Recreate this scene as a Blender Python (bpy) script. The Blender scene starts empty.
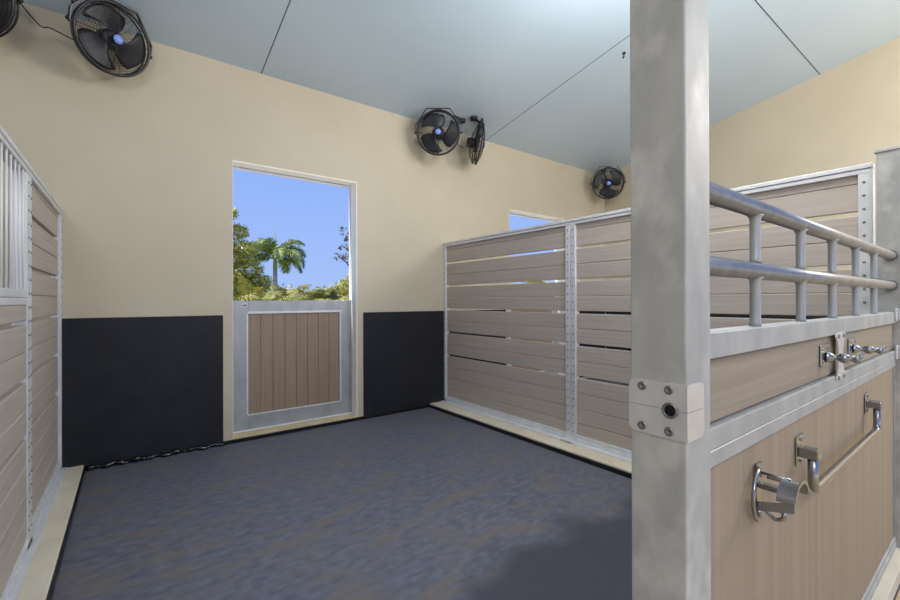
import bpy, bmesh, math, random
from mathutils import Vector, Matrix
S = bpy.context.scene
C = S.collection
random.seed(7)
PI = math.pi

# ------------------------------------------------------------------ materials
def lin(h):
    h = h.lstrip('#')
    out = []
    for i in (0, 2, 4):
        c = int(h[i:i + 2], 16) / 255
        out.append(c / 12.92 if c <= .04045 else ((c + .055) / 1.055) ** 2.4)
    return (*out, 1)

def material(name, c1, c2=None, rough=.5, metal=0, scale=(5, 5, 5), detail=5, lo=.35, hi=.65,
             bump=0, bscale=None, bdist=.002, spec=.5, coat=0, rvar=0, c3=None, s3=1.2, lo3=.5, hi3=.75):
    m = bpy.data.materials.new(name); m.use_nodes = True
    nt = m.node_tree; N = nt.nodes; L = nt.links
    b = N['Principled BSDF']
    b.inputs['Roughness'].default_value = rough
    b.inputs['Metallic'].default_value = metal
    b.inputs['Specular IOR Level'].default_value = spec
    b.inputs['Coat Weight'].default_value = coat
    b.inputs['Base Color'].default_value = lin(c1)
    tc = N.new('ShaderNodeTexCoord')
    def noise(sc, det):
        mp = N.new('ShaderNodeMapping'); mp.inputs['Scale'].default_value = sc
        L.new(tc.outputs['Object'], mp.inputs['Vector'])
        n = N.new('ShaderNodeTexNoise'); n.inputs['Scale'].default_value = 1; n.inputs['Detail'].default_value = det
        L.new(mp.outputs['Vector'], n.inputs['Vector'])
        return n
    if c2:
        n = noise(scale, detail)
        r = N.new('ShaderNodeValToRGB')
        r.color_ramp.elements[0].position = lo; r.color_ramp.elements[0].color = lin(c1)
        r.color_ramp.elements[1].position = hi; r.color_ramp.elements[1].color = lin(c2)
        L.new(n.outputs['Fac'], r.inputs['Fac'])
        out = r.outputs['Color']
        if c3:
            n3 = noise((s3, s3, s3) if not isinstance(s3, tuple) else s3, 4)
            r3 = N.new('ShaderNodeValToRGB')
            r3.color_ramp.elements[0].position = lo3; r3.color_ramp.elements[0].color = (0, 0, 0, 1)
            r3.color_ramp.elements[1].position = hi3; r3.color_ramp.elements[1].color = (1, 1, 1, 1)
            L.new(n3.outputs['Fac'], r3.inputs['Fac'])
            mx = N.new('ShaderNodeMix'); mx.data_type = 'RGBA'
            L.new(r3.outputs['Color'], mx.inputs[0]); L.new(out, mx.inputs[6]); mx.inputs[7].default_value = lin(c3)
            out = mx.outputs[2]
        L.new(out, b.inputs['Base Color'])
        if rvar:
            mr = N.new('ShaderNodeMapRange')
            mr.inputs['To Min'].default_value = rough - rvar; mr.inputs['To Max'].default_value = rough + rvar
            L.new(n.outputs['Fac'], mr.inputs['Value']); L.new(mr.outputs['Result'], b.inputs['Roughness'])
    if bump:
        n2 = noise(bscale or scale, 4)
        bp = N.new('ShaderNodeBump'); bp.inputs['Strength'].default_value = bump; bp.inputs['Distance'].default_value = bdist
        L.new(n2.outputs['Fac'], bp.inputs['Height']); L.new(bp.outputs['Normal'], b.inputs['Normal'])
    return m

M = {}
M['wall'] = material('cream wall paint', '#cbc0a9', '#c5baa2', .5, scale=(1.3, 1.3, 1.3), bump=.12, bscale=(60, 60, 60), bdist=.001)
M['ceiling'] = material('pale blue ceiling paint', '#c9dcec', '#c3d7e8', .34, scale=(.9, .9, .9), bump=.08, bscale=(6, 6, 6), bdist=.004)
M['seam'] = material('ceiling seam', '#4c575c', rough=.7)
M['white'] = material('white door frame paint', '#f6f3ea', '#f1ede2', .45, scale=(4, 4, 4))
M['creamtrim'] = material('cream sill paint', '#d6c6a2', '#cbb994', .55, scale=(6, 6, 6))
M['rubberfloor'] = material('blue grey rubber floor', '#565a69', '#6e717f', .58, scale=(13, 24, 6), detail=9, lo=.33, hi=.68, bump=.25, bscale=(45, 45, 45), bdist=.002, c3='#766c61', s3=(3, 8, 1), lo3=.47, hi3=.78, spec=.35, rvar=.12)
M['rubberwall'] = material('black rubber wall mat', '#24252b', '#1d1e24', .55, scale=(5, 5, 5), bump=.3, bscale=(70, 70, 30), bdist=.001, spec=.35)
M['rubberblack'] = material('black rubber strip', '#141417', rough=.32, spec=.6)
M['hem'] = material('glossy black rubber hem', '#121215', rough=.16, spec=.7)
M['concrete'] = material('cream concrete kerb', '#ddd4c0', '#cdc3ae', .8, scale=(5, 5, 5), detail=8, bump=.3, bscale=(40, 40, 40), c3='#e4ddcd', s3=2.5)
M['aislefloor'] = material('beige concrete floor', '#c8b48c', '#bba67e', .7, scale=(3, 3, 3), detail=8, bump=.2, bscale=(50, 50, 50))
M['alu'] = material('satin aluminium', '#e6e8ec', '#dadce0', .42, .3, scale=(9, 9, 5), detail=8, bump=.04, bscale=(60, 60, 8), rvar=.08)
M['alugate'] = material('satin aluminium of the front panel', '#b6b8ba', '#a5a8ab', .46, .4, scale=(9, 9, 5), detail=8, bump=.04, bscale=(60, 60, 8), rvar=.08)
M['alupost'] = material('dull mill aluminium', '#bab9b5', '#a4a4a2', .58, .25, scale=(9, 9, 4), detail=9, c3='#cfcdc9', s3=(10, 10, 7), lo3=.48, hi3=.7, bump=.05, bscale=(40, 40, 12), rvar=.08)
M['alutube'] = material('polished aluminium tube', '#97989b', '#88898d', .38, .7, scale=(20, 20, 20), rvar=.06)
M['plate'] = material('clear satin aluminium plate', '#dcdcdc', '#d0d0d2', .38, .6, scale=(14, 14, 14))
M['barwhite'] = material('white coated bar', '#e4e4e4', rough=.4)
M['steel'] = material('dark steel screw', '#8b8c90', rough=.35, metal=.9)
M['chrome'] = material('stainless steel', '#9b9b9d', rough=.26, metal=1)
M['brass'] = material('brass latch', '#8d7754', rough=.4, metal=.8)
M['hole'] = material('dark hole', '#060606', rough=.9)
def wood(name, sc, a='#c2b7ad', b='#b4a89e'):
    return material(name, a, b, .58, scale=sc, detail=6, lo=.3, hi=.7, bump=.12, bscale=tuple(q * 1.6 for q in sc), bdist=.0012, spec=.35)
M['boardy'] = wood('taupe composite board along depth', (40, 1.3, 55))
M['boardx'] = wood('taupe composite board along front', (1.6, 40, 70), '#a19383', '#938575')
M['boardz'] = wood('taupe composite board upright', (32, 32, .5), '#a4927e', '#978571')
M['doorboard'] = wood('brown composite door board', (55, 55, 1.2), '#9d8975', '#8f7b69')
M['fan'] = material('black fan enamel', '#1b1b22', rough=.38, spec=.5)
M['blade'] = material('black fan blade', '#16161c', '#20202a', .4, scale=(6, 6, 6))
M['wire'] = material('dark fan wire', '#26262b', rough=.4)
M['badge'] = material('blue fan badge', '#7f9ff0', rough=.35)
M['badgemark'] = material('white badge mark', '#d5e2fb', rough=.4)
M['cord'] = material('black cord', '#15141a', rough=.5)

def dark_patch(m, dark):
    """a darker area of the rubber towards the front right corner of the stall"""
    nt = m.node_tree; N = nt.nodes; L = nt.links; b = N['Principled BSDF']
    src = b.inputs['Base Color'].links[0].from_socket
    tc = N.new('ShaderNodeTexCoord'); sp = N.new('ShaderNodeSeparateXYZ'); L.new(tc.outputs['Object'], sp.inputs['Vector'])
    nz = N.new('ShaderNodeTexNoise'); nz.inputs['Scale'].default_value = 2.2; nz.inputs['Detail'].default_value = 7; L.new(tc.outputs['Object'], nz.inputs['Vector'])
    def mth(op, a, v):
        q = N.new('ShaderNodeMath'); q.operation = op
        for i, z in enumerate((a, v)):
            if isinstance(z, (int, float)): q.inputs[i].default_value = z
            else: L.new(z, q.inputs[i])
        return q.outputs[0]
    d = mth('SUBTRACT', mth('MULTIPLY', sp.outputs['X'], PXA), sp.outputs['Y'])
    d = mth('ADD', d, mth('MULTIPLY', nz.outputs['Fac'], .9))
    mr = N.new('ShaderNodeMapRange'); mr.inputs['From Min'].default_value = PXB; mr.inputs['From Max'].default_value = PXB + .3; mr.interpolation_type = 'SMOOTHSTEP'
    L.new(d, mr.inputs['Value'])
    mx = N.new('ShaderNodeMix'); mx.data_type = 'RGBA'; L.new(mr.outputs['Result'], mx.inputs[0]); L.new(src, mx.inputs[6]); mx.inputs[7].default_value = lin(dark)
    L.new(mx.outputs[2], b.inputs['Base Color'])
PXA, PXB = .05, -1.22
dark_patch(M['rubberfloor'], '#444754')

# ------------------------------------------------------------------ geometry helpers
class MB:
    def __init__(s): s.bm = bmesh.new(); s.mi = 0
    def _mark(s, fs):
        for f in fs: f.material_index = s.mi
    def box(s, lo, hi, bev=0, seg=1, mat=None):
        lo = Vector(lo); hi = Vector(hi); c = (lo + hi) / 2; d = hi - lo
        r = bmesh.ops.create_cube(s.bm, size=1)
        vs = r['verts']
        for v in vs: v.co = Vector((c.x + v.co.x * d.x, c.y + v.co.y * d.y, c.z + v.co.z * d.z))
        fs = set(f for v in vs for f in v.link_faces)
        if bev:
            es = set(e for f in fs for e in f.edges)
            rr = bmesh.ops.bevel(s.bm, geom=list(es), offset=bev, segments=seg, profile=.5, affect='EDGES')
            fs = set(f for f in fs if f.is_valid) | set(rr['faces'])
        s._mark(fs); return s
    def tube(s, pts, r, n=12, cap=True, closed=False, smooth=True):
        P = [Vector(p) for p in pts]; k = len(P)
        rs = r if isinstance(r, (list, tuple)) else [r] * k
        rings = []; up = None
        for i in range(k):
            if closed: t = (P[(i + 1) % k] - P[i - 1]).normalized()
            elif i == 0: t = (P[1] - P[0]).normalized()
            elif i == k - 1: t = (P[-1] - P[-2]).normalized()
            else: t = ((P[i + 1] - P[i]).normalized() + (P[i] - P[i - 1]).normalized()).normalized()
            if up is None:
                up = Vector((0, 0, 1)) if abs(t.z) < .9 else Vector((1, 0, 0))
            up = (up - t * up.dot(t)).normalized(); bi = t.cross(up)
            q = 1.0
            if 0 < i < k - 1 and not closed:
                cs = (P[i + 1] - P[i]).normalized().dot(t); q = 1 / max(cs, .6)
            rings.append([s.bm.verts.new(P[i] + (up * math.cos(a) + bi * math.sin(a)) * rs[i]) for a in (2 * PI * j / n for j in range(n))])
        fs = []
        for i in range(k if closed else k - 1):
            A = rings[i]; B = rings[(i + 1) % k]
            for j in range(n):
                f = s.bm.faces.new((A[j], A[(j + 1) % n], B[(j + 1) % n], B[j])); f.smooth = smooth; fs.append(f)
        if cap and not closed:
            fs.append(s.bm.faces.new(rings[0][::-1])); fs.append(s.bm.faces.new(rings[-1]))
        s._mark(fs); return s
    def lathe(s, prof, origin, axis, n=20, smooth=True):
        """prof: (radius, height) pairs along the axis"""
        ax = Vector(axis).normalized(); o = Vector(origin)
        u = ax.orthogonal().normalized(); w = ax.cross(u)
        rings = []
        for r, h in prof:
            if r < 1e-6: rings.append([s.bm.verts.new(o + ax * h)])
            else: rings.append([s.bm.verts.new(o + ax * h + (u * math.cos(a) + w * math.sin(a)) * r) for a in (2 * PI * j / n for j in range(n))])
        fs = []
        for A, B in zip(rings, rings[1:]):
            for j in range(n):
                j2 = (j + 1) % n
                if len(A) == 1 and len(B) == 1: continue
                if len(A) == 1: f = s.bm.faces.new((A[0], B[j2], B[j]))
                elif len(B) == 1: f = s.bm.faces.new((A[j], A[j2], B[0]))
                else: f = s.bm.faces.new((A[j], A[j2], B[j2], B[j]))
                f.smooth = smooth; fs.append(f)
        s._mark(fs); return s
    def prism(s, poly, ext):
        """poly: closed outline of 3D points, extruded by ext"""
        e = Vector(ext); A = [s.bm.verts.new(Vector(p)) for p in poly]; B = [s.bm.verts.new(Vector(p) + e) for p in poly]
        n = len(A); fs = [s.bm.faces.new(A[::-1]), s.bm.faces.new(B)]
        for i in range(n): fs.append(s.bm.faces.new((A[i], A[(i + 1) % n], B[(i + 1) % n], B[i])))
        s._mark(fs); return s
    def quad(s, pts):
        f = s.bm.faces.new([s.bm.verts.new(Vector(p)) for p in pts]); s._mark([f]); return s
    def obj(s, name, mats, parent=None, world=True, recalc=True):
        if recalc: bmesh.ops.recalc_face_normals(s.bm, faces=s.bm.faces)
        me = bpy.data.meshes.new(name); s.bm.to_mesh(me); s.bm.free()
        for m in (mats if isinstance(mats, (list, tuple)) else [mats]): me.materials.append(m)
        o = bpy.data.objects.new(name, me); C.objects.link(o)
        if parent:
            o.parent = parent
            if world:
                b = parent; off = Vector((0, 0, 0))
                while b: off += b.location; b = b.parent
                me.transform(Matrix.Translation(-off))
        return o

def tag(o, label, cat, group=None, kind=None):
    o['label'] = label; o['category'] = cat
    if group: o['group'] = group
    if kind: o['kind'] = kind
    return o
def thing(name, loc, label, cat, group=None, kind=None):
    o = bpy.data.objects.new(name, None); C.objects.link(o); o.location = loc; o.empty_display_size = .1
    return tag(o, label, cat, group, kind)
def struct(o, label=None, cat=None):
    o['kind'] = 'structure'
    if label: o['label'] = label
    if cat: o['category'] = cat
    return o

# ------------------------------------------------------------------ key dimensions (metres; the camera stands at x=0 y=0)
YB = 4.479            # stall face of the back wall
XL, XR = -.43, 3.254  # stall faces of the two partitions
XW = 6.88             # far right wall
ZC, SL = 3.602, .1856 # ceiling height at the back wall and its slope
D1 = (.7765, 2.05); D2 = (4.4605, 5.734)   # door openings
ZD = 2.696
XFAR = -4.12
YF = -3.4
def zc(y): return ZC + SL * (YB - y)

# ------------------------------------------------------------------ room shell
b = MB()
xs = [XFAR - .2, D1[0], D1[1], D2[0], D2[1], XW + .2]
T = .2
for i in range(5):
    if i in (1, 3):
        b.box((xs[i], YB, -.05), (xs[i + 1], YB + T, .042)); b.box((xs[i], YB, ZD), (xs[i + 1], YB + T, ZC + .02))
    else:
        b.box((xs[i], YB, -.05), (xs[i + 1], YB + T, ZC + .02))
struct(b.obj('wall_back', M['wall']), 'cream painted back wall pierced by two stable door openings', 'wall')
for nm, x, lab in (('wall_right', XW, 'cream painted end wall under the rising ceiling behind the slatted partition'), ('wall_left', XFAR - .2, 'cream painted far end wall of the neighbouring stall')):
    b = MB(); b.prism([(x, YB, -.05), (x, YF, -.05), (x, YF, zc(YF) + .02), (x, YB, zc(YB) + .02)], (.2, 0, 0))
    struct(b.obj(nm, M['wall']), lab, 'wall')
b = MB()
b.prism([(XFAR - .2, YB + T, zc(YB + T)), (XFAR - .2, YF, zc(YF)), (XFAR - .2, YF, zc(YF) + .12), (XFAR - .2, YB + T, zc(YB + T) + .12)], (XW - XFAR + .4, 0, 0))
b.mi = 1
for x in (1.034, 3.995, -1.927):
    w = .0042
    b.prism([(x - w, YB, zc(YB) - .0015), (x + w, YB, zc(YB) - .0015), (x + w, YF, zc(YF) - .0015), (x - w, YF, zc(YF) - .0015)], (0, 0, .003))
y0 = 1.461
b.prism([(XFAR, y0 - .0042, zc(y0 - .0042) - .0015), (XW, y0 - .0042, zc(y0 - .0042) - .0015), (XW, y0 + .0042, zc(y0 + .0042) - .0015), (XFAR, y0 + .0042, zc(y0 + .0042) - .0015)], (0, 0, .003))
struct(b.obj('ceiling', [M['ceiling'], M['seam']]), 'sloping pale blue ceiling of large sheets with thin seams', 'ceiling')
KF = .33   # stall floor ends at the front line
b = MB(); b.box((XFAR, KF, -.05), (XW, YB, 0)); struct(b.obj('floor', M['rubberfloor']), 'dark blue grey rubber stall floor', 'floor')
b = MB(); b.box((XFAR, YF, -.05), (XW, KF, 0)); struct(b.obj('floor_aisle', M['aislefloor']), 'beige concrete aisle floor outside the stall front', 'floor')
# kerbs
b = MB(); b.box((XL - .19, .36, 0), (XL + .13, YB, .05), .008, 2); struct(b.obj('trim_1', M['concrete']), 'cream concrete kerb under the left partition', 'kerb')
b = MB(); b.box((3.03, .46, 0), (3.46, YB, .05), .008, 2); struct(b.obj('trim_2', M['concrete']), 'cream concrete kerb under the right partition', 'kerb')
b = MB(); b.box((.9, .335, 0), (3.165, .455, .07), .005, 2); struct(b.obj('trim_3', M['concrete']), 'cream concrete kerb under the front panel', 'kerb')
# black rubber upstand of the floor mat along the kerbs and wall
b = MB()
pts = [(XL + .139 + .004 * math.sin(i * 1.7), .5 + i * .066, .0) for i in range(60)]
for p, q in zip(pts, pts[1:]):
    pass
b.prism([(XL + .13, .4, 0), (XL + .13, YB, 0), (XL + .13, YB, .04), (XL + .13, .4, .04)], (.012, 0, 0))
struct(b.obj('baseboard_left', M['rubberblack']), 'black rubber edge along the left kerb', 'edging')
b = MB(); b.box((3.018, .46, 0), (3.03, YB, .036)); struct(b.obj('baseboard_right', M['rubberblack']), 'black rubber edge along the right kerb', 'edging')
b = MB()
b.box((XL + .142, YB - .016, 0), (3.018, YB, .036), .003, 1)
# loose glossy rubber hem with ripples, left of the door
hem = []; rr = []
n = 90
for i in range(n + 1):
    u = i / n; x = XL + .15 + u * (.69 - XL - .15)
    hem.append((x, YB - .024 - .006 * math.sin(u * 61) - .006 * math.sin(u * 23 + 1), .018 + .007 * math.sin(u * 43)))
    rr.append(.019 + .010 * math.sin(u * 46 + 2) * math.sin(u * 17))
b.tube(hem, rr, 10)
struct(b.obj('baseboard_back', M['hem']), 'black rubber hem along the foot of the back wall', 'edging')

# ------------------------------------------------------------------ back wall rubber mats
MZ = 1.2196
def wallmat(x0, x1, label):
    b = MB(); b.box((x0, YB - .014, .036), (x1, YB - .0005, MZ), .003, 1)
    b.mi = 1
    k = max(2, int((x1 - x0) / .5))
    for i in range(k + 1):
        for z in (.16, .68, MZ - .08):
            x = x0 + .06 + (x1 - x0 - .12) * i / k
            b.lathe([(.008, 0), (.008, .001), (.005, .003), (0, .003)], (x, YB - .014, z), (0, -1, 0), 10)
    o = b.obj('rubber_wall_mat', [M['rubberwall'], M['rubberblack']])
    return tag(o, label, 'wall mat', 'black rubber mats along the back wall')
wallmat(XL, .692, 'wide black rubber wall mat left of the brown half door')
wallmat(2.122, XR, 'narrow black rubber wall mat between the brown half door and the slatted partition')
b = MB(); b.box((XW - .014, .45, .036), (XW - .0005, YB - .02, MZ), .003, 1)
tag(b.obj('rubber_wall_mat', M['rubberwall']), 'long black rubber mat on the end wall behind the slatted partition', 'wall mat', 'black rubber mats along the back wall')
wallmat(5.82, XW - .02, 'black rubber wall mat glimpsed past the second half door')
wallmat(XR + .06, 4.376, 'black rubber wall mat glimpsed through the gaps of the right partition')

# ------------------------------------------------------------------ doors
def dutch_door(name, x0, x1, label):
    d = thing(name, (x0, YB + .1, .042), label, 'door', kind='structure')
    # painted liner round the opening
    b = MB()
    b.box((x1 - .012, YB - .003, .042), (x1 + .001, YB + .136, ZD), .002); b.box((x1 - .008, YB + .13, 1.36), (x1 + .001, YB + .199, ZD), .002)
    b.box((x0 - .001, YB - .001, .042), (x0 + .003, YB + .135, ZD))
    b.box((x0, YB - .003, ZD - .014), (x1, YB + .135, ZD + .001), .002)
    b.obj('frame', M['white'], d)
    b = MB(); b.box((x0, YB - .004, .034), (x1, YB + .2, .046), .002); b.obj('sill', M['creamtrim'], d)
    # aluminium stop behind the liner, above the leaf
    b = MB()
    b.box((x1 - .014, YB + .16, 1.36), (x1 - .0085, YB + .198, ZD - .02), .001)
    b.box((x0, YB + .137, 1.36), (x0 + .02, YB + .19, ZD), .002)
    b.box((x0 + .02, YB + .137, ZD - .03), (x1 - .014, YB + .19, ZD), .002)
    b.obj('door_stop', M['alu'], d)
    X0, X1, Z0, Z1 = x0 + .014, x1 - .004, .05, 1.356
    y = YB + .14
    pa, pb, za, zb = x0 + .163, x1 - .155, .215, 1.225
    b = MB()
    b.box((X0, y, Z0), (pa, y + .045, Z1), .004, 2); b.box((pb, y, Z0), (X1, y + .045, Z1), .004, 2)
    b.box((pa, y, Z0), (pb, y + .045, za), .004, 2); b.box((pa, y, zb), (pb, y + .045, Z1), .004, 2)
    b.obj('leaf_frame', M['alugate'], d)
    b = MB(); b.box((X0, y - .012, Z0), (X1, y - .0005, Z0 + .016), .002); b.obj('sunlit_strip', M['barwhite'], d)  # white strip paints in the sunlight showing along the leaf foot
    b = MB()
    # raised beading along the top and the hinge side of the panel
    b.box((pa - .004, y - .006, zb - .002), (pb + .022, y + .002, zb + .022), .002)
    b.box((pb + .002, y - .006, za), (pb + .02, y + .002, zb), .002)
    b.box((pa - .016, y - .004, za), (pa, y + .002, zb), .002)
    b.box((pa - .004, y - .004, za - .012), (pb + .004, y + .002, za + .002), .002)
    b.obj('beading', M['alu'], d)
    b = MB(); k = 8; w = (pb - pa) / k
    for i in range(k):
        b.box((pa + i * w + .0012, y + .012, za - .01), (pa + (i + 1) * w - .0012, y + .036, zb + .01), .003, 1)
    b.obj('board_panel', M['doorboard'], d)
    b = MB(); b.box((x0 + .105, y - .004, 1.285), (x0 + .155, y, 1.335), .002); lp = b.obj('latch_plate', M['plate'], d)
    b = MB(); b.box((x0 + .118, y - .009, 1.302), (x0 + .148, y - .004, 1.318), .002); b.tube([(x0 + .124, y - .008, 1.31), (x0 + .124, y - .02, 1.31)], .007, 10)
    b.obj('bolt', M['brass'], lp)
    return d
dutch_door('door_1', *D1, 'aluminium framed half door with brown boards, upper half open to palms')
dutch_door('door_2', *D2, 'second half door opening behind the right partition')

# ------------------------------------------------------------------ slatted partitions
SEAMS = [(2.0, 0), (1.835, 1), (1.685, 0), (1.537, 1), (1.388, 0), (1.241, 1), (1.09, 0), (.943, 1), (.79, 0), (.648, 1), (.50, 0), (.36, 0), (.225, 0)]
GAP = .024
def boards(b, xa, xb, y0, y1, ztop, zbot):
    cur = ztop
    lst = [q for q in SEAMS if zbot < q[0] < ztop - .01] + [(zbot, 0)]
    for z, g in lst:
        lo = z + (GAP / 2 if g else .0012)
        if z == zbot: lo = z
        b.box((xa, y0, lo), (xb, y1, cur), .004, 1)
        cur = z - (GAP / 2 if g else .0012)
def screws(b, x, y, z0, z1, sx, step=.072):
    k = int((z1 - z0) / step)
    for i in range(k + 1):
        b.lathe([(.0075, 0), (.007, .0025), (.004, .004), (0, .004)], (x, y, z0 + (z1 - z0) * i / k), (sx, 0, 0), 8)

def partition(xf, sx, ztop, label, midy, left):
    """xf: stall face, sx: direction the stall face looks (+1 or -1)"""
    p = thing('stall_partition', (xf, YB, .05), label, 'partition', 'slatted partitions either side of the stall')
    def X(a, b_): return (min(xf - sx * a, xf - sx * b_), max(xf - sx * a, xf - sx * b_))
    def bx(b, d0, d1, y0, y1, z0, z1, bev=.003):
        x0, x1 = X(d0, d1); b.box((x0, y0, z0), (x1, y1, z1), bev, 1)
    yfr = .47
    b = MB(); bx(b, -.004, .064, yfr, YB - .002, ztop - .026, ztop); bx(b, 0, .06, yfr, YB - .002, ztop - .054, ztop - .029); b.obj('top_rail', M['alu'], p)
    b = MB(); bx(b, 0, .06, yfr, YB - .002, .05, .085); bx(b, .008, .052, yfr, YB - .002, .085, .118); bx(b, -.03 if left else -.06, 0, yfr, YB - .02, .05, .06, .002); b.obj('bottom_rail', M['alu'], p)
    b = MB(); bx(b, 0, .06, YB - .05, YB - .001, .05, ztop - .054); b.mi = 1
    screws(b, xf, YB - .025, .15, ztop - .1, sx); b.obj('wall_channel', [M['alu'], M['steel']], p)
    m0, m1 = midy
    mc = (m0 + m1) / 2
    for y0, y1 in ((m0, mc - .003), (mc + .003, m1)):
        b = MB(); bx(b, 0, .06, y0, y1, .05, ztop - .054); b.mi = 1
        screws(b, xf, (y0 + y1) / 2, .15, ztop - .1, sx); b.obj('mid_post', [M['alu'], M['steel']], p)
    b = MB()
    if not left: bx(b, -.075, .0, mc - .06, mc + .06, .06, .078, .004); bx(b, -.02, 0, mc - .045, mc + .045, .078, .095, .004)
    if not left: b.obj('post_foot', M['alu'], p)
    b = MB(); bx(b, 0, .06, yfr, yfr + .06, .05, ztop - .054); b.mi = 1
    screws(b, xf, yfr + .035, .15, ztop - .1, sx); b.obj('end_post', [M['alu'], M['steel']], p)
    xa, xb = X(.02, .052)
    b = MB(); boards(b, xa, xb, m1, YB - .05, ztop - .054, .118); b.obj('board_panel', M['boardy'], p)
    if not left:
        b = MB(); boards(b, xa, xb, yfr + .06, m0, ztop - .054, .118); b.obj('board_panel', M['boardy'], p)
    else:
        b = MB(); boards(b, *X(.004, .05), yfr + .06, m0, 1.334, .118); b.obj('board_panel', M['boardy'], p)
        b = MB(); bx(b, 0, .06, yfr + .06, m0, 1.334, 1.368); bx(b, .004, .056, yfr + .06, m0, 1.371, 1.41); b.obj('mid_rail', M['alu'], p)
        b = MB(); bx(b, .005, .055, m0 - .014, m0, 1.41, ztop - .054); b.obj('grille_stile', M['alu'], p)
        y = 3.03
        while y > yfr + .1:
            b = MB(); b.tube([(xf - sx * .009, y, 1.405), (xf - sx * .009, y, ztop - .05)], .0048, 10); b.obj('grille_bar', M['barwhite'], p)
            y -= .0895
    return p
partition(XL, 1, 2.08, 'left partition of taupe slats with an upright barred grille', (3.09, 3.215), True)
partition(XR, -1, 2.103, 'right partition of taupe slats in an aluminium frame', (2.424, 2.534), False)

# ------------------------------------------------------------------ posts
XP, YP, W = .7926, .3541, .1016
WY = .1053
p = thing('stall_post', (XP + W / 2, YP + W / 2, 0), 'tall square aluminium post with a latch plate, reaching the ceiling', 'post', 'square aluminium posts of the stall front')
b = MB(); b.box((XP, YP, 0), (XP + W, YP + WY, zc(YP + WY) - .002), .003, 2); b.obj('shaft', M['alupost'], p)
# folded strike plate, in two halves
t = .0035
for z0, z1 in ((1.149, 1.1975), (1.0955, 1.1482)):
    b = MB(); r = .012
    up = z1 > 1.16
    def outline(axis):
        pts = []
        zz0, zz1 = z0, z1
        if axis == 'y':  # on the stall-opening face, from back edge to corner
            a0, a1 = YP + WY + .002, YP
            if up: q = [(a0, zz0), (a0, zz1 - r), (a0 - r * .3, zz1 - r * .3), (a0 - r, zz1), (a1, zz1), (a1, zz0)]
            else: q = [(a0, zz1), (a0, zz0 + r), (a0 - r * .3, zz0 + r * .3), (a0 - r, zz0), (a1, zz0), (a1, zz1)]
            return [(XP - t, a, z) for a, z in q]
        a0, a1 = XP - t, .857
        if up: q = [(a0, zz0), (a0, zz1), (a1 - r, zz1), (a1 - r * .3, zz1 - r * .3), (a1, zz1 - r), (a1, zz0)]
        else: q = [(a0, zz1), (a0, zz0), (a1 - r, zz0), (a1 - r * .3, zz0 + r * .3), (a1, zz0 + r), (a1, zz1)]
        return [(a, YP - t, z) for a, z in q]
    b.prism(outline('y'), (t, 0, 0)); b.prism(outline('x'), (0, t, 0))
    pl = b.obj('strike_plate', M['plate'], p)
    for y in (.434, .383):
        b = MB(); z = 1.185 if up else 1.109
        b.lathe([(.0085, 0), (.008, .002), (.0045, .0022), (.003, .0005), (0, .0005)], (XP - t, y, z), (-1, 0, 0), 14); b.obj('screw', M['steel'], pl)
b = MB()
b.lathe([(.010, 0), (.0145, 0), (.0145, .003), (.0115, .0045), (.010, .003), (.010, .0)], (XP - t, .3805, 1.148), (-1, 0, 0), 24)
b.mi = 1
b.lathe([(0, .0015), (.0105, .0015), (.0105, 0)], (XP - t, .3805, 1.148), (-1, 0, 0), 24)
b.obj('bolt_hole', [M['steel'], M['hole']], p)

X2, Y2 = 3.17, .356
p = thing('stall_post', (X2 + .05, Y2 + .045, 0), 'lower aluminium post with a flat cap where the front panel ends', 'post', 'square aluminium posts of the stall front')
b = MB(); b.box((X2, Y2, 0), (X2 + W, Y2 + .09, 2.128), .003, 2); b.obj('shaft', M['alupost'], p)
b = MB(); b.box((X2 - .006, Y2 - .006, 2.128), (X2 + W + .006, Y2 + .096, 2.146), .003, 2); b.obj('cap', M['alupost'], p)
# front line at the left end of the opening
p = tag(MB().box((XL - .09, YP, 0), (XL + .01, YP + W, 2.13), .003, 2).obj('stall_post', M['alupost']), 'low aluminium post at the front end of the left partition', 'post', 'square aluminium posts of the stall front')

# ------------------------------------------------------------------ front panel
G0, G1 = XP + W + .001, X2 - .001
YG = .372
g = thing('front_panel', ((G0 + G1) / 2, .39, .07), 'front stall panel with two open tubes above taupe boards', 'stall panel')
for z in (1.578, 1.4225):
    b = MB(); b.tube([(G0, .392, z), (G1, .392, z)], .0212, 24)
    b.tube([(G0, .392, z), (G0 + .004, .392, z)], .031, 24); b.tube([(G1 - .01, .392, z), (G1, .392, z)], .029, 24)
    b.obj('rail_tube', M['alutube'], g)
for i, x in enumerate((1.25, 1.624, 1.992, 2.36, 2.725)):
    b = MB()
    for z0, z1 in ((1.284, 1.403), (1.443, 1.558)):
        b.tube([(x, .392, z0), (x, .392, z0 + .01), (x, .392, z1 - .008), (x, .392, z1), (x, .392, z1 + .004)], [.014, .0118, .0118, .015, .018], 16)
    b.obj('baluster', M['alugate'], g)
b = MB(); b.box((G0, YG, 1.229), (G1, YG + .045, 1.2845), .003, 2); b.obj('top_rail', M['alugate'], g)
b = MB(); b.box((G0, YG, 1.043), (G1, YG + .045, 1.088), .003, 2); b.box((G0, YG + .003, 1.004), (G1, YG + .042, 1.0415), .003, 1); b.obj('middle_rail', M['alugate'], g)
b = MB(); b.box((G0, YG + .014, 1.09), (1.984, YG + .036, 1.2275), .004, 1); b.box((1.988, YG + .014, 1.09), (G1 - .012, YG + .036, 1.2275), .004, 1); b.obj('board', M['boardx'], g)
b = MB(); b.box((G0, YG + .012, .12), (G1 - .018, YG + .036, 1.004), .002, 1); b.obj('lower_board_panel', M['boardz'], g)
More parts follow.
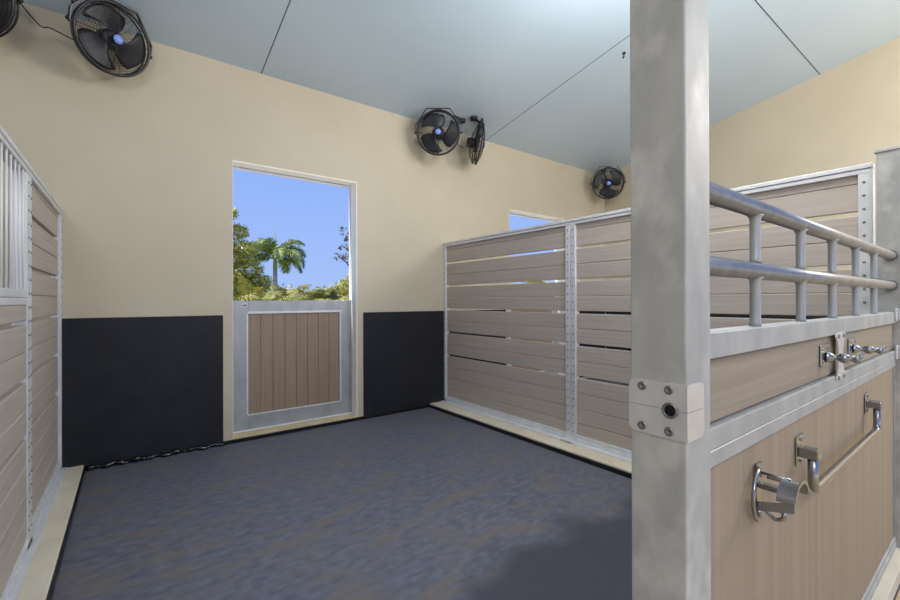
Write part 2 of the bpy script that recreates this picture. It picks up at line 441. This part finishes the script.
b = MB(); b.box((G0, YG + .002, .071), (G1, YG + .045, .098), .003, 1); b.box((G0, YG + .006, .098), (G1, YG + .04, .123), .003, 1); b.obj('bottom_rail', M['alupost'], g)
b = MB(); b.box((G1 - .016, YG + .006, .12), (G1, YG + .04, 1.004), .002); b.obj('end_stile', M['alugate'], g)
for z0, z1 in ((1.238, 1.305), (1.045, 1.115)):
    b = MB(); b.box((G1 - .055, YG - .008, z0), (G1, YG, z1), .003, 2); b.box((G1 - .02, YG - .022, z0 + .008), (G1, YG - .008, z1 - .008), .003, 2); b.obj('clip', M['plate'], g)
# hourglass strap joining the two rails
xc = 1.985; prof = [(1.236, .062), (1.222, .066), (1.205, .045), (1.18, .034), (1.15, .03), (1.12, .034), (1.1, .044), (1.086, .06), (1.072, .056)]
poly = [(xc - w, YG - .004, z) for z, w in prof] + [(xc + w, YG - .004, z) for z, w in prof[::-1]]
b = MB(); b.prism(poly, (0, .0035, 0)); b.mi = 1
for z in (1.224, 1.082):
    for dx in (-.035, .035): b.lathe([(.009, 0), (.009, .002), (.005, .004), (0, .004)], (xc + dx, YG - .004, z), (0, -1, 0), 12)
b.obj('joining_strap', [M['plate'], M['steel']], g)

# ------------------------------------------------------------------ tack fittings
FY = YG + .0132
def tie_knob(x, z, label):
    o = thing('tie_knob', (x, FY, z), label, 'tie knob', 'tie knobs on the upper board of the front panel')
    b = MB(); b.box((x - .056, FY - .006, z - .036), (x + .056, FY, z + .036), .003, 2); b.mi = 1
    for dx in (-.036, .036):
        b.lathe([(.006, 0), (.005, .002), (0, .002)], (x + dx, FY - .006, z - .02), (0, -1, 0), 10); b.lathe([(.006, 0), (.005, .002), (0, .002)], (x + dx, FY - .006, z + .02), (0, -1, 0), 10)
    b.obj('back_plate', [M['chrome'], M['steel']], o)
    b = MB()
    b.lathe([(.018, .0), (.018, .008), (.012, .014), (.008, .02), (.008, .028), (.014, .034), (.0165, .043), (.014, .052), (.008, .058), (.008, .062), (.012, .067), (.0135, .074), (.011, .081), (.005, .085), (0, .086)], (x + .003, FY - .006, z - .006), (.25, -1, -.03), 18)
    b.tube([(x + .02, FY - .078, z - .006), (x + .026, FY - .088, z + .004), (x + .028, FY - .092, z + .014)], [.006, .005, .003], 10)
    b.obj('knob', M['chrome'], o)
tie_knob(1.845, 1.166, 'chrome tie knob on square plate, nearer the latch post')
tie_knob(2.235, 1.166, 'chrome tie knob on square plate, farther from the latch post')

# bridle bracket
PF = YG + .0112
x, z = 1.228, .895
o = thing('bridle_bracket', (x, PF, z), 'steel bridle bracket with a curved cradle and small hook below', 'tack hook')
b = MB(); b.prism([(x - .018, PF - .005, z + .056), (x + .018, PF - .005, z + .056), (x + .018, PF - .005, z - .02), (x + .011, PF - .005, z - .04), (x + .009, PF - .005, z - .085), (x - .009, PF - .005, z - .085), (x - .011, PF - .005, z - .04), (x - .018, PF - .005, z - .02)], (0, .005, 0)); b.mi = 1
for zz in (.044, -.068): b.lathe([(.007, 0), (.005, .003), (0, .003)], (x, PF - .005, z + zz), (0, -1, 0), 10)
b.obj('back_plate', [M['chrome'], M['steel']], o)
# rod loop bowing out from the top of the plate to its foot
pts = []
for i in range(17):
    a = PI * (.5 + i / 16)
    pts.append((x - .012 + .062 * math.cos(a), PF - .008 - .008 * math.sin(PI * i / 16), z - .012 + .058 * math.sin(a)))
b = MB(); b.tube(pts, .0048, 10); b.obj('side_loop', M['chrome'], o)
b = MB(); b.box((x - .012, PF - .075, z - .002), (x + .012, PF - .005, z + .01), .003, 2); b.obj('arm', M['chrome'], o)
# curved cradle: bowed strip standing off the wall, open below
def arc(y, R, a0, a1, n=14): return [(x + R * math.cos(math.radians(a0 + (a1 - a0) * i / n)), y, z - .018 + R * math.sin(math.radians(a0 + (a1 - a0) * i / n))) for i in range(n + 1)]
def sheet(b, ya, yb, R, a0, a1, t=.003):
    o1 = arc(ya, R, a0, a1); i1 = arc(ya, R - t, a0, a1)[::-1]
    b.prism(o1 + i1, (0, yb - ya, 0))
b = MB(); sheet(b, PF - .052, PF - .086, .052, 15, 165)
sheet(b, PF - .086, PF - .089, .058, 20, 160, .008); b.prism([(x - .055, PF - .01, z - .02), (x - .055, PF - .01, z - .04), (x - .05, PF - .086, z - .022), (x - .05, PF - .086, z + .0)], (.003, 0, 0)); b.obj('cradle', M['chrome'], o)
for a in (35, 90):
    b = MB(); px_, pz_ = x + .052 * math.cos(math.radians(a)), z - .018 + .052 * math.sin(math.radians(a))
    b.tube([(px_ , PF - .008, pz_ ), (px_, PF - .068, pz_)], .0035, 8); b.obj('cradle_rod', M['chrome'], o)
pts = [(x, PF - .006, z - .045), (x, PF - .02, z - .055)] + [(x + .002, PF - .036 - .018 * math.sin(a), z - .055 + .0 - .014 * math.cos(a) + .0) for a in (0, .5, 1.0, 1.57, 2.1)]
b = MB(); b.tube(pts, .005, 10); b.obj('hook', M['chrome'], o)

# swing-out blanket bar
o = thing('blanket_bar', (2.0, PF, .85), 'long brushed steel blanket bar hanging from two brackets', 'blanket bar')
xa, xb, yb = 1.555, 2.485, .349
zt_, zb_ = .905, .806
pts = [(xa, yb, zt_), (xa, yb, zb_ + .03)]
for i in range(1, 7):
    a = PI / 2 * i / 6; pts.append((xa + .03 * (1 - math.cos(a)), yb, zb_ + .03 - .03 * math.sin(a)))
for i in range(0, 7):
    a = PI / 2 * i / 6; pts.append((xb - .03 + .03 * math.sin(a), yb, zb_ + .03 - .03 * math.cos(a)))
pts += [(xb, yb, zt_)]
b = MB(); b.tube(pts, .0125, 16); b.obj('bar', M['chrome'], o)
for xx, sg in ((xa, 1), (xb, 1)):
    b = MB()
    b.box((xx - .03, PF - .005, .872), (xx + .04, PF, .955), .003, 2)
    b.box((xx - .017, yb - .016, .896), (xx + .017, PF - .004, .926), .004, 2)
    b.mi = 1
    b.lathe([(.007, 0), (.005, .003), (0, .003)], (xx + .005, PF - .005, .945), (0, -1, 0), 10)
    b.lathe([(.007, 0), (.005, .003), (0, .003)], (xx + .005, PF - .005, .882), (0, -1, 0), 10)
    b.obj('bracket', [M['chrome'], M['steel']], o)

# ------------------------------------------------------------------ fans
def ring_pts(r, z, n=48): return [(r * math.cos(2 * PI * i / n), r * math.sin(2 * PI * i / n), z) for i in range(n)]
FG = 'black cage fans hung under the ceiling'
def make_fan(c, nrm, spin, label, mount, hang=(0, .274), handle=False):
    c = Vector(c); n = Vector(nrm).normalized()
    xax = Vector((0, 0, 1)).cross(n).normalized(); yax = n.cross(xax)
    R3 = Matrix((xax, yax, n)).transposed()
    f = thing('cage_fan', c, label, 'fan', FG)
    f.rotation_mode = 'QUATERNION'; f.rotation_quaternion = R3.to_quaternion()
    L = lambda b, nm, m, par=f: b.obj(nm, m, par, world=False)
    R = .25
    b = MB(); b.tube(ring_pts(R, 0, 64), .011, 8, closed=True); b.tube(ring_pts(R - .004, -.05, 64), .007, 8, closed=True)
    for i in range(12):
        a = 2 * PI * i / 12 + .2; b.tube([(R * math.cos(a), R * math.sin(a), 0), ((R - .004) * math.cos(a), (R - .004) * math.sin(a), -.05)], .004, 6)
    L(b, 'rim', M['fan'])
    def guard(sgn, z0, depth, rhub):
        b = MB(); K = 13
        prof = lambda u: z0 + sgn * depth * (1 - (u ** 2.6))
        for k in range(1, K):
            u = rhub / R + (1 - rhub / R) * k / K
            b.tube(ring_pts(R * u, prof(u), 40), .0011, 4, closed=True)
        for i in range(24):
            a = 2 * PI * i / 24; big = i % 6 == 0
            b.tube([(R * u * math.cos(a), R * u * math.sin(a), prof(u)) for u in [rhub / R + (1 - rhub / R) * q / 7 for q in range(8)]], .0028 if big else .0011, 5)
        b.tube(ring_pts(rhub, prof(rhub / R), 28), .003, 6, closed=True)
        return b
    fg = L(guard(1, .0, .055, .036), 'front_guard', M['wire'])
    L(guard(-1, -.05, .075, .07), 'rear_guard', M['wire'])
    b = MB(); b.lathe([(0, .05), (.034, .05), (.04, .056), (.034, .064), (0, .066)], (0, 0, 0), (0, 0, 1), 28); hub = L(b, 'guard_hub', M['fan'], fg)
    b = MB(); b.lathe([(.033, .062), (.031, .068), (0, .0695)], (0, 0, 0), (0, 0, 1), 28)
    b.mi = 1; pts = [(-.016 + .032 * i / 10, .006 * math.sin(i / 10 * 2 * PI) , .0695) for i in range(11)]
    b.tube(pts, .0026, 6); L(b, 'badge', [M['badge'], M['badgemark']], fg)
    # motor behind the blades
    b = MB(); b.lathe([(0, -.17), (.05, -.17), (.062, -.16), (.066, -.12), (.066, -.08), (.05, -.06), (0, -.06)], (0, 0, 0), (0, 0, 1), 28)
    for i in range(8):
        a = 2 * PI * i / 8; b.box((.064 * math.cos(a) - .004, .064 * math.sin(a) - .004, -.155), (.064 * math.cos(a) + .004, .064 * math.sin(a) + .004, -.09))
    L(b, 'motor', M['fan'])
    b = MB(); b.lathe([(0, -.005), (.04, -.005), (.072, -.018), (.075, -.05), (.02, -.06), (0, -.06)], (0, 0, 0), (0, 0, 1), 24); L(b, 'spindle_cap', M['fan'])
    for k in range(3):
        b = MB(); bm = b.bm; g_ = []
        a0 = spin + k * 2 * PI / 3
        NI, NJ = 9, 9
        for i in range(NI):
            u = i / (NI - 1); r = .042 + u * .194
            half = (.50 + .33 * math.sin(u * PI * .62)) * (1 if u < .8 else .97 if u < .95 else .86)
            sw = .62 * u
            row = []
            for j in range(NJ):
                v = j / (NJ - 1) * 2 - 1
                if i == NI - 1: rr_ = r - .02 * v * v
                else: rr_ = r
                a = a0 + sw + v * half
                zz = -.03 + .024 * v * (1 - .35 * u) + .006 * (1 - v * v)
                row.append(bm.verts.new((rr_ * math.cos(a), rr_ * math.sin(a), zz)))
            g_.append(row)
        top = []
        for i in range(NI - 1):
            for j in range(NJ - 1):
                fc = bm.faces.new((g_[i][j], g_[i][j + 1], g_[i + 1][j + 1], g_[i + 1][j])); fc.smooth = True; top.append(fc)
        ex = bmesh.ops.extrude_face_region(bm, geom=top)
        for v in ex['geom']:
            if isinstance(v, bmesh.types.BMVert): v.co.z -= .003
        L(b, 'blade', M['blade'])
    # yoke: folded flat bar over the top of the cage
    b = MB(); q = [(-.262, -.015), (-.27, .0), (-.27, .09), (-.14, .274), (.14, .274), (.27, .09), (.27, .0), (.262, -.015)]
    for (xa_, ya_), (xb_, yb_) in zip(q, q[1:]):
        d = Vector((xb_ - xa_, yb_ - ya_, 0)); ln = d.length; d.normalize(); nn = Vector((-d.y, d.x, 0)) * .004
        A = Vector((xa_, ya_, -.045)); Bv = Vector((xb_, yb_, -.045))
        b.prism([A + nn, Bv + nn, Bv - nn, A - nn], (0, 0, .03))
    yk = L(b, 'yoke', M['fan'])
    for sg in (-1, 1):
        b = MB(); b.lathe([(.005, -.02), (.005, .0), (.013, .0), (.014, .008), (.011, .014), (0, .014)], (sg * .274, .005, -.03), (sg, 0, 0), 14); L(b, 'pivot_knob', M['fan'], yk)
    # hanger up to the ceiling, plumb in the world
    inv = R3.inverted()
    top = R3 @ Vector((hang[0], hang[1], -.03)) + c
    tw = Vector((mount[0], mount[1], zc(mount[1]) - .001)) if mount else Vector((top.x, top.y + .0, zc(top.y) - .001))
    low = Vector((tw.x, tw.y, top.z - .01))
    loc = lambda p: inv @ (Vector(p) - c)
    b = MB(); b.tube([loc(top - Vector((0, 0, .004))), loc(top.lerp(tw, .55)), loc(tw - Vector((0, 0, .03)))], .014, 8)
    b.tube([loc(tw - Vector((0, 0, .035))), loc(tw)], .05, 18, smooth=False)
    L(b, 'ceiling_mount', M['fan'])
    # loop handle below
    b = MB()
    if handle: b.tube([(.035 * math.cos(a), -.262 + .045 * math.sin(a), -.03) for a in [PI + PI * i / 10 for i in range(11)]], .003, 6); (L(b, 'tilt_handle', M['fan']) if handle else b.bm.free())
    return f
make_fan((-.86, 4.15, 3.385), (-.40, -.86, -.26), 1.1, 'cage fan cut off at the top left, left end of the slack cord', None)
make_fan((-.101, 4.171, 3.372), (.445, -.857, -.258), -.6, 'large cage fan facing right, above the wide wall mat', (-.33, 4.10), (-.255, .12))
make_fan((2.916, 4.106, 3.343), (-.60, -.77, -.19), 1.5, 'cage fan facing us, above the corner of the right partition', (3.36, 4.22), (.2, .19))
make_fan((3.60, 4.15, 3.365), (.80, -.52, -.16), .3, 'cage fan seen edge on, turned to the neighbouring stall', (3.47, 4.11), (.0, .274))
make_fan((6.40, 4.10, 3.31), (-.70, -.67, -.25), .15, 'small looking cage fan in the far corner beside the front post', (6.62, 4.33), (0, .274), True)

def cord(pts, label):
    P = [Vector(p) for p in pts]; P = [P[0] * 2 - P[1]] + P + [P[-1] * 2 - P[-2]]; out = []
    for i in range(1, len(P) - 2):
        for k in range(8):
            t = k / 8; a, b_, c, d = P[i - 1:i + 3]
            out.append(.5 * (2 * b_ + (c - a) * t + (2 * a - 5 * b_ + 4 * c - d) * t * t + (3 * b_ - a - 3 * c + d) * t ** 3))
    out.append(P[-2]); m = MB(); m.tube(out, .0045, 8)
    return tag(m.obj('power_cord', M['cord']), label, 'cord', 'fan power cords')
cord([(-.72, 4.29, 3.60), (-.636, 4.30, 3.502), (-.531, 4.31, 3.384), (-.478, 4.31, 3.388), (-.338, 4.27, 3.327), (-.24, 4.24, 3.29)], 'slack black cord between the two fans above the left partition')
cord([(3.10, 4.15, 3.40), (3.29, 4.26, 3.40), (3.36, 4.27, 3.335), (3.41, 4.26, 3.318)], 'short black cord between the paired fans over the right partition')
b = MB(); zz = zc(2.488)
b.tube([(4.184, 2.488, zz), (4.184, 2.488, zz - .04), (4.17, 2.488, zz - .06), (4.155, 2.488, zz - .05)], .006, 8); b.lathe([(.02, 0), (.02, -.006), (0, -.008)], (4.184, 2.488, zz), (0, 0, 1), 12)
tag(b.obj('ceiling_hook', M['fan']), 'tiny dark hook in the ceiling just left of the tall post', 'hook')

# ------------------------------------------------------------------ outdoors
M['lawn'] = material('lawn', '#6d7a40', '#59682f', .9, scale=(2, 2, 2), detail=8)
M['apron'] = material('pale concrete apron', '#ddd6c6', '#d2cab8', .85, scale=(1, 1, 1), detail=8)
M['bark'] = material('grey palm bark', '#d6c8b2', '#bfb09a', .85, scale=(3, 3, 14), bump=.4, bscale=(3, 3, 20), bdist=.02)
M['barkd'] = material('dark bark', '#5f5347', '#4b4138', .9, scale=(6, 6, 2), bump=.5, bdist=.02)
def leafmat(name, a, c):
    m = material(name, a, c, .5, scale=(.9, .9, .9), detail=6, lo=.3, hi=.7)
    return m
M['palm'] = leafmat('palm leaf green', '#8a9d58', '#b4bc6c')
M['areca'] = leafmat('areca palm yellow green', '#a2a455', '#c8bb69')
M['areca2'] = leafmat('areca palm olive', '#88924c', '#b3a75f')
M['leaf'] = leafmat('broad leaf green', '#b8bd5c', '#dccf70')
M['leafdark'] = leafmat('dull dark leaf', '#6c6c5a', '#807a62')
b = MB(); b.box((-60, YB + .3, -.3), (80, 90, -.12)); struct(b.obj('ground', M['lawn']), 'green ground beyond the stable', 'ground')
b = MB(); b.box((-20, YB + T, -.3), (30, 13.5, -.1)); struct(b.obj('bounce_slab', M['apron']), 'unseen pale slab added behind the stable to bounce sunlight', 'bounce_slab')  # out of view, added to throw sunlight up into the door reveals
b = MB(); b.box((-40, -40, -.3), (50, YF, -.06)); struct(b.obj('ground_front', M['apron']), 'pale concrete yard in front of the stable', 'ground')

def frond(b, base, az, el, length, droop, leaflets, ll, lw, rng, hang=.35, stem=.016):
    """arching rachis with two ranks of leaflets"""
    pts = []; p = Vector(base); e = el; n = 12
    for i in range(n + 1):
        pts.append(p.copy())
        d = Vector((math.cos(e) * math.cos(az), math.cos(e) * math.sin(az), math.sin(e)))
        p = p + d * (length / n); e -= droop / n * (.5 + i / n)
    b.tube(pts, [stem * (1 - .8 * i / n) + .002 for i in range(n + 1)], 5)
    for k in range(leaflets):
        u = .14 + .86 * k / leaflets; i = min(int(u * n), n - 1); w = u * n - i
        q = pts[i].lerp(pts[i + 1], w); t = (pts[i + 1] - pts[i]).normalized()
        side = t.cross(Vector((0, 0, 1)));
        side = side.normalized() if side.length > .05 else Vector((math.sin(az), -math.cos(az), 0))
        up = side.cross(t)
        L_ = ll * math.sin(PI * (.12 + .8 * u)) * rng.uniform(.85, 1.1)
        for sg in (-1, 1):
            for rk in (0, 1):
                d = (side * sg * rng.uniform(.7, 1) + t * rng.uniform(.4, .8) + up * (rng.uniform(.1, .5) if rk == 0 else rng.uniform(-.5, 0))).normalized()
                m1 = q + d * L_ * .5; tip = q + d * L_ + Vector((0, 0, -hang * L_))
                wv = t.cross(d).cross(d).normalized() * lw
                v = [b.bm.verts.new(z) for z in (q - t * lw * .5, m1 - t * lw, tip, m1 + t * lw, q + t * lw * .5)]
                b.bm.faces.new(v)

def clump_palm(name, x, y, h, nf, matl, label, seed, group='palm bushes along the far hedge line'):
    rng = random.Random(seed)
    o = thing(name, (x, y, -.12), label, 'palm bush', group)
    st = MB(); fo = MB()
    for k in range(7):
        a = rng.uniform(0, 2 * PI); r = rng.uniform(.05, .35); lean = rng.uniform(0, .18)
        hh = h * rng.uniform(.3, .55)
        p0 = Vector((x + r * math.cos(a), y + r * math.sin(a), -.12)); p1 = p0 + Vector((lean * math.cos(a), lean * math.sin(a), 1)) * hh
        st.tube([p0, p0.lerp(p1, .5), p1], [.04, .035, .03], 7)
        for j in range(nf // 7):
            frond(fo, p1, rng.uniform(0, 2 * PI), rng.uniform(.5, 1.35), h * rng.uniform(.42, .62), rng.uniform(.9, 1.9), 16, .42 * h / 2.6, .02, rng)
    st.obj('stem', M['bark'], o); fo.obj('fronds', matl, o, recalc=False)
    return o


def at(bearing, d):  # ground position for a bearing (degrees right of the depth axis) and a distance
    return d * math.sin(math.radians(bearing)), d * math.cos(math.radians(bearing))

# foxtail palm
rng = random.Random(3)
PX, PY = at(14.55, 30)
o = thing('foxtail_palm', (PX, PY, -.12), 'tall slender palm with bushy crown and pale ringed trunk', 'palm tree')
b = MB(); b.tube([(PX, PY, -.12), (PX + .02, PY, 1.2), (PX, PY, 2.6), (PX, PY, 3.45)], [.2, .16, .14, .13], 14); b.obj('trunk', M['bark'], o)
b = MB(); b.tube([(PX, PY, 3.45), (PX, PY, 3.6), (PX, PY, 4.0), (PX, PY, 4.3)], [.13, .15, .11, .06], 12); b.obj('crownshaft', M['palm'], o)
b = MB(); b.tube([(PX, PY, 4.2), (PX + .02, PY, 5.2), (PX + .03, PY, 6.35)], [.05, .035, .004], 8); b.obj('spear', M['palm'], o)
b = MB()
for az, el, ln, dr in ((.05, 1.05, 2.6, 2.7), (-.25, .7, 2.5, 2.9), (.5, .9, 2.5, 3.0), (-.1, .2, 2.1, 1.9), (2.9, 1.1, 2.7, 2.5), (3.4, .8, 2.7, 2.6), (2.6, .5, 2.4, 2.2), (3.2, .1, 2.2, 1.3),
                       (1.4, 1.1, 2.4, 2.4), (4.6, .9, 2.4, 2.8), (5.3, .8, 2.6, 3.0), (4.0, 1.2, 2.5, 2.3), (5.8, 1.25, 2.5, 2.2), (.9, .4, 2.3, 2.4), (2.1, 1.2, 2.4, 2.1)):
    frond(b, (PX, PY, 4.1), az, el, ln, dr, 54, .66, .03, rng, .25, .035)
b.obj('fronds', M['palm'], o, recalc=False)

def leaf_cloud(b, c, rad, n, size, rng, flat=.7):
    for i in range(n):
        d = Vector((rng.gauss(0, 1), rng.gauss(0, 1), rng.gauss(0, 1))).normalized() * rng.uniform(.35, 1) ** .5
        p = Vector(c) + Vector((d.x * rad, d.y * rad, d.z * rad * flat))
        a = Vector((rng.gauss(0, 1), rng.gauss(0, 1), rng.gauss(0, .6))).normalized(); s_ = a.cross(Vector((rng.gauss(0, .5), rng.gauss(0, .5), 1))).normalized()
        L_ = size * rng.uniform(.7, 1.3)
        v = [b.bm.verts.new(q) for q in (p, p + a * L_ * .5 + s_ * L_ * .24, p + a * L_, p + a * L_ * .5 - s_ * L_ * .24)]
        b.bm.faces.new(v)
def broad_tree(name, x, y, label, clusters, trunk_h, matl, seed, size=.2, n=260, tr=.12, group=None, cat='tree'):
    rng = random.Random(seed)
    o = thing(name, (x, y, -.12), label, cat, group)
    t = MB(); f = MB()
    top = Vector((x, y, trunk_h))
    t.tube([(x, y, -.12), (x + .05, y, trunk_h * .5), top], [tr, tr * .8, tr * .6], 9)
    for dx, dy, z, r in clusters:
        c = Vector((x + dx, y + dy, z))
        st = Vector((x, y, min(trunk_h, max(.5, z - abs(dx) * .6 - .3))))
        t.tube([st, st.lerp(c, .5) + Vector((0, 0, .12)), c], [tr * .4, tr * .28, tr * .1], 6)
        leaf_cloud(f, c, r, int(n * r * r / .36), size, rng, .62)
    t.obj('trunk', M['barkd'], o); f.obj('crown', matl, o, recalc=False)
    return o
x, y = at(8.6, 20)
broad_tree('layered_tree', x, y, 'tall yellow green layered tree at the left edge of the door opening',
           [(.1, 0, 5.0, .55), (.55, .1, 4.3, .55), (-.3, 0, 4.2, .7), (.8, -.1, 3.55, .6), (-.5, .2, 3.4, .8), (.3, .2, 3.2, .75), (.95, 0, 2.75, .7), (0, -.2, 2.3, .9), (.9, .2, 1.9, .8), (1.5, 0, 2.2, .55)], 4.6, M['leaf'], 11, .15, 900)
x, y = at(24.2, 18)
broad_tree('sparse_tree', x, y, 'sparse dull leaved branch at the right edge of the door opening',
           [(-.45, 0, 3.55, .22), (-.62, .1, 3.15, .28), (-.3, 0, 3.1, .3), (-.15, 0, 3.9, .3), (-.25, .1, 4.2, .3), (.3, 0, 4.2, .5), (.2, 0, 3.5, .5), (.6, .2, 3.0, .5)], 3.6, M['leafdark'], 12, .17, 160, .1)
x, y = at(24.4, 29)
broad_tree('round_tree', x, y, 'rounded olive tree low at the right of the door opening', [(0, 0, 2.6, .95), (-.7, 0, 2.2, .8), (.7, 0, 2.4, .9), (-.2, -.4, 1.6, .9), (-1.2, 0, 1.5, .7), (.9, 0, 1.4, .9)], 2.3, M['leaf'], 13, .2, 330)
for (be, d, h, nf, mt, sd, lab) in (
    (8.8, 12.5, 2.05, 42, 'areca', 21, 'yellow green palm bush in the left corner of the door opening'),
    (11.3, 24, 3.1, 42, 'areca2', 22, 'olive palm bush under the layered tree'),
    (13.2, 17.5, 2.35, 42, 'areca', 23, 'bright palm bush just left of the slender palm trunk'),
    (16.2, 22, 2.6, 42, 'areca2', 24, 'olive palm bush just right of the slender palm trunk'),
    (18.3, 13.5, 1.95, 42, 'areca', 25, 'low yellow green palm bush midway between slender palm and right door edge'),
    (19.8, 26.5, 2.7, 42, 'areca2', 26, 'olive palm bush right of the middle of the opening'),
    (22.2, 22.5, 2.45, 42, 'areca', 27, 'bright palm bush in front of the rounded olive tree'),
    (25.6, 12.2, 1.9, 42, 'areca', 28, 'palm bush in the right corner of the door opening'),
    (46.0, 20, 2.9, 42, 'areca', 29, 'palm bush seen through the slat gaps, left of the second opening'),
    (49.0, 15.5, 2.6, 42, 'areca', 30, 'palm bush seen through the slat gaps, middle of the second opening'),
    (52.0, 24, 2.9, 42, 'areca2', 31, 'palm bush seen through the slat gaps, right of the second opening')):
    x, y = at(be, d); clump_palm('palm_bush', x, y, h, nf, M[mt], lab, sd)
b = MB(); rng = random.Random(40)
for i in range(90):
    x, y = at(4 + i * .6 + rng.uniform(-.2, .2), 34 + rng.uniform(-1, 1))
    leaf_cloud(b, (x, y, rng.uniform(.6, 1.6)), 1.3, 240, .34, rng, .9)
tag(b.obj('hedge', M['leaf'], recalc=False), 'dense green hedge line far behind the palms', 'hedge')

# ------------------------------------------------------------------ light
w = bpy.data.worlds.new('World'); S.world = w; w.use_nodes = True
nt = w.node_tree; bg = nt.nodes['Background']
tc = nt.nodes.new('ShaderNodeTexCoord'); sx = nt.nodes.new('ShaderNodeSeparateXYZ'); rp = nt.nodes.new('ShaderNodeValToRGB')
nt.links.new(tc.outputs['Generated'], sx.inputs['Vector']); nt.links.new(sx.outputs['Z'], rp.inputs['Fac']); nt.links.new(rp.outputs['Color'], bg.inputs['Color'])
e = rp.color_ramp.elements
e[0].position = 0; e[0].color = lin('#a9c4fb')
e[1].position = .6; e[1].color = lin('#7ba4f3')
k = rp.color_ramp.elements.new(.22); k.color = lin('#97b8fa')
bg.inputs['Strength'].default_value = 1.0
def light(name, kind, loc, energy, col, rot=(0, 0, 0), **kw):
    d = bpy.data.lights.new(name, kind); d.energy = energy; d.color = col
    for k, v in kw.items(): setattr(d, k, v)
    o = bpy.data.objects.new(name, d); C.objects.link(o); o.location = loc; o.rotation_euler = rot
    return o
light('sun', 'SUN', (0, -10, 20), 5.6, (1, .95, .86), Vector((-.64, .045, .766)).to_track_quat('Z', 'Y').to_euler(), angle=.01)
# unseen point lights added over the aisle to brighten the interior
for x, y, z, en, c in ((-.9, -1.6, 3.1, 135, (1, .95, .89)), (4.9, -1.6, 3.3, 265, (1, .93, .82))):
    light('aisle_fill', 'POINT', (x, y, z), en, c, shadow_soft_size=.45)
light('stall_fill', 'POINT', (2.75, 1.15, 3.3), 125, (1, .97, .94), shadow_soft_size=.4)  # added fill high in the stall, no fixture, lifts the partitions and back wall

# ------------------------------------------------------------------ camera
f, yaw, pit, rol = 425.0519, math.radians(36.9012), math.radians(.0976), math.radians(-.158)
F = Vector((math.sin(yaw) * math.cos(pit), math.cos(yaw) * math.cos(pit), math.sin(pit)))
R = Vector((math.cos(yaw), -math.sin(yaw), 0)); U = R.cross(F)
R, U = R * math.cos(rol) + U * math.sin(rol), -R * math.sin(rol) + U * math.cos(rol)
cd = bpy.data.cameras.new('Camera'); cam = bpy.data.objects.new('Camera', cd); C.objects.link(cam)
cd.sensor_width = 36; cd.lens = f * 36 / 900; cd.clip_start = .02; cd.clip_end = 300
mat = Matrix((R, U, -F)).transposed().to_4x4(); mat.translation = (0, 0, 1.35)
cam.matrix_world = mat
S.camera = cam
S.view_settings.view_transform = 'Standard'; S.view_settings.look = 'None'
S.view_settings.gamma = 1; S.view_settings.exposure = 0; S.view_settings.use_curve_mapping = False
S.cycles.max_bounces = 10; S.cycles.diffuse_bounces = 6; S.cycles.glossy_bounces = 4
S.cycles.sample_clamp_indirect = 6
S.cycles.use_denoising = True
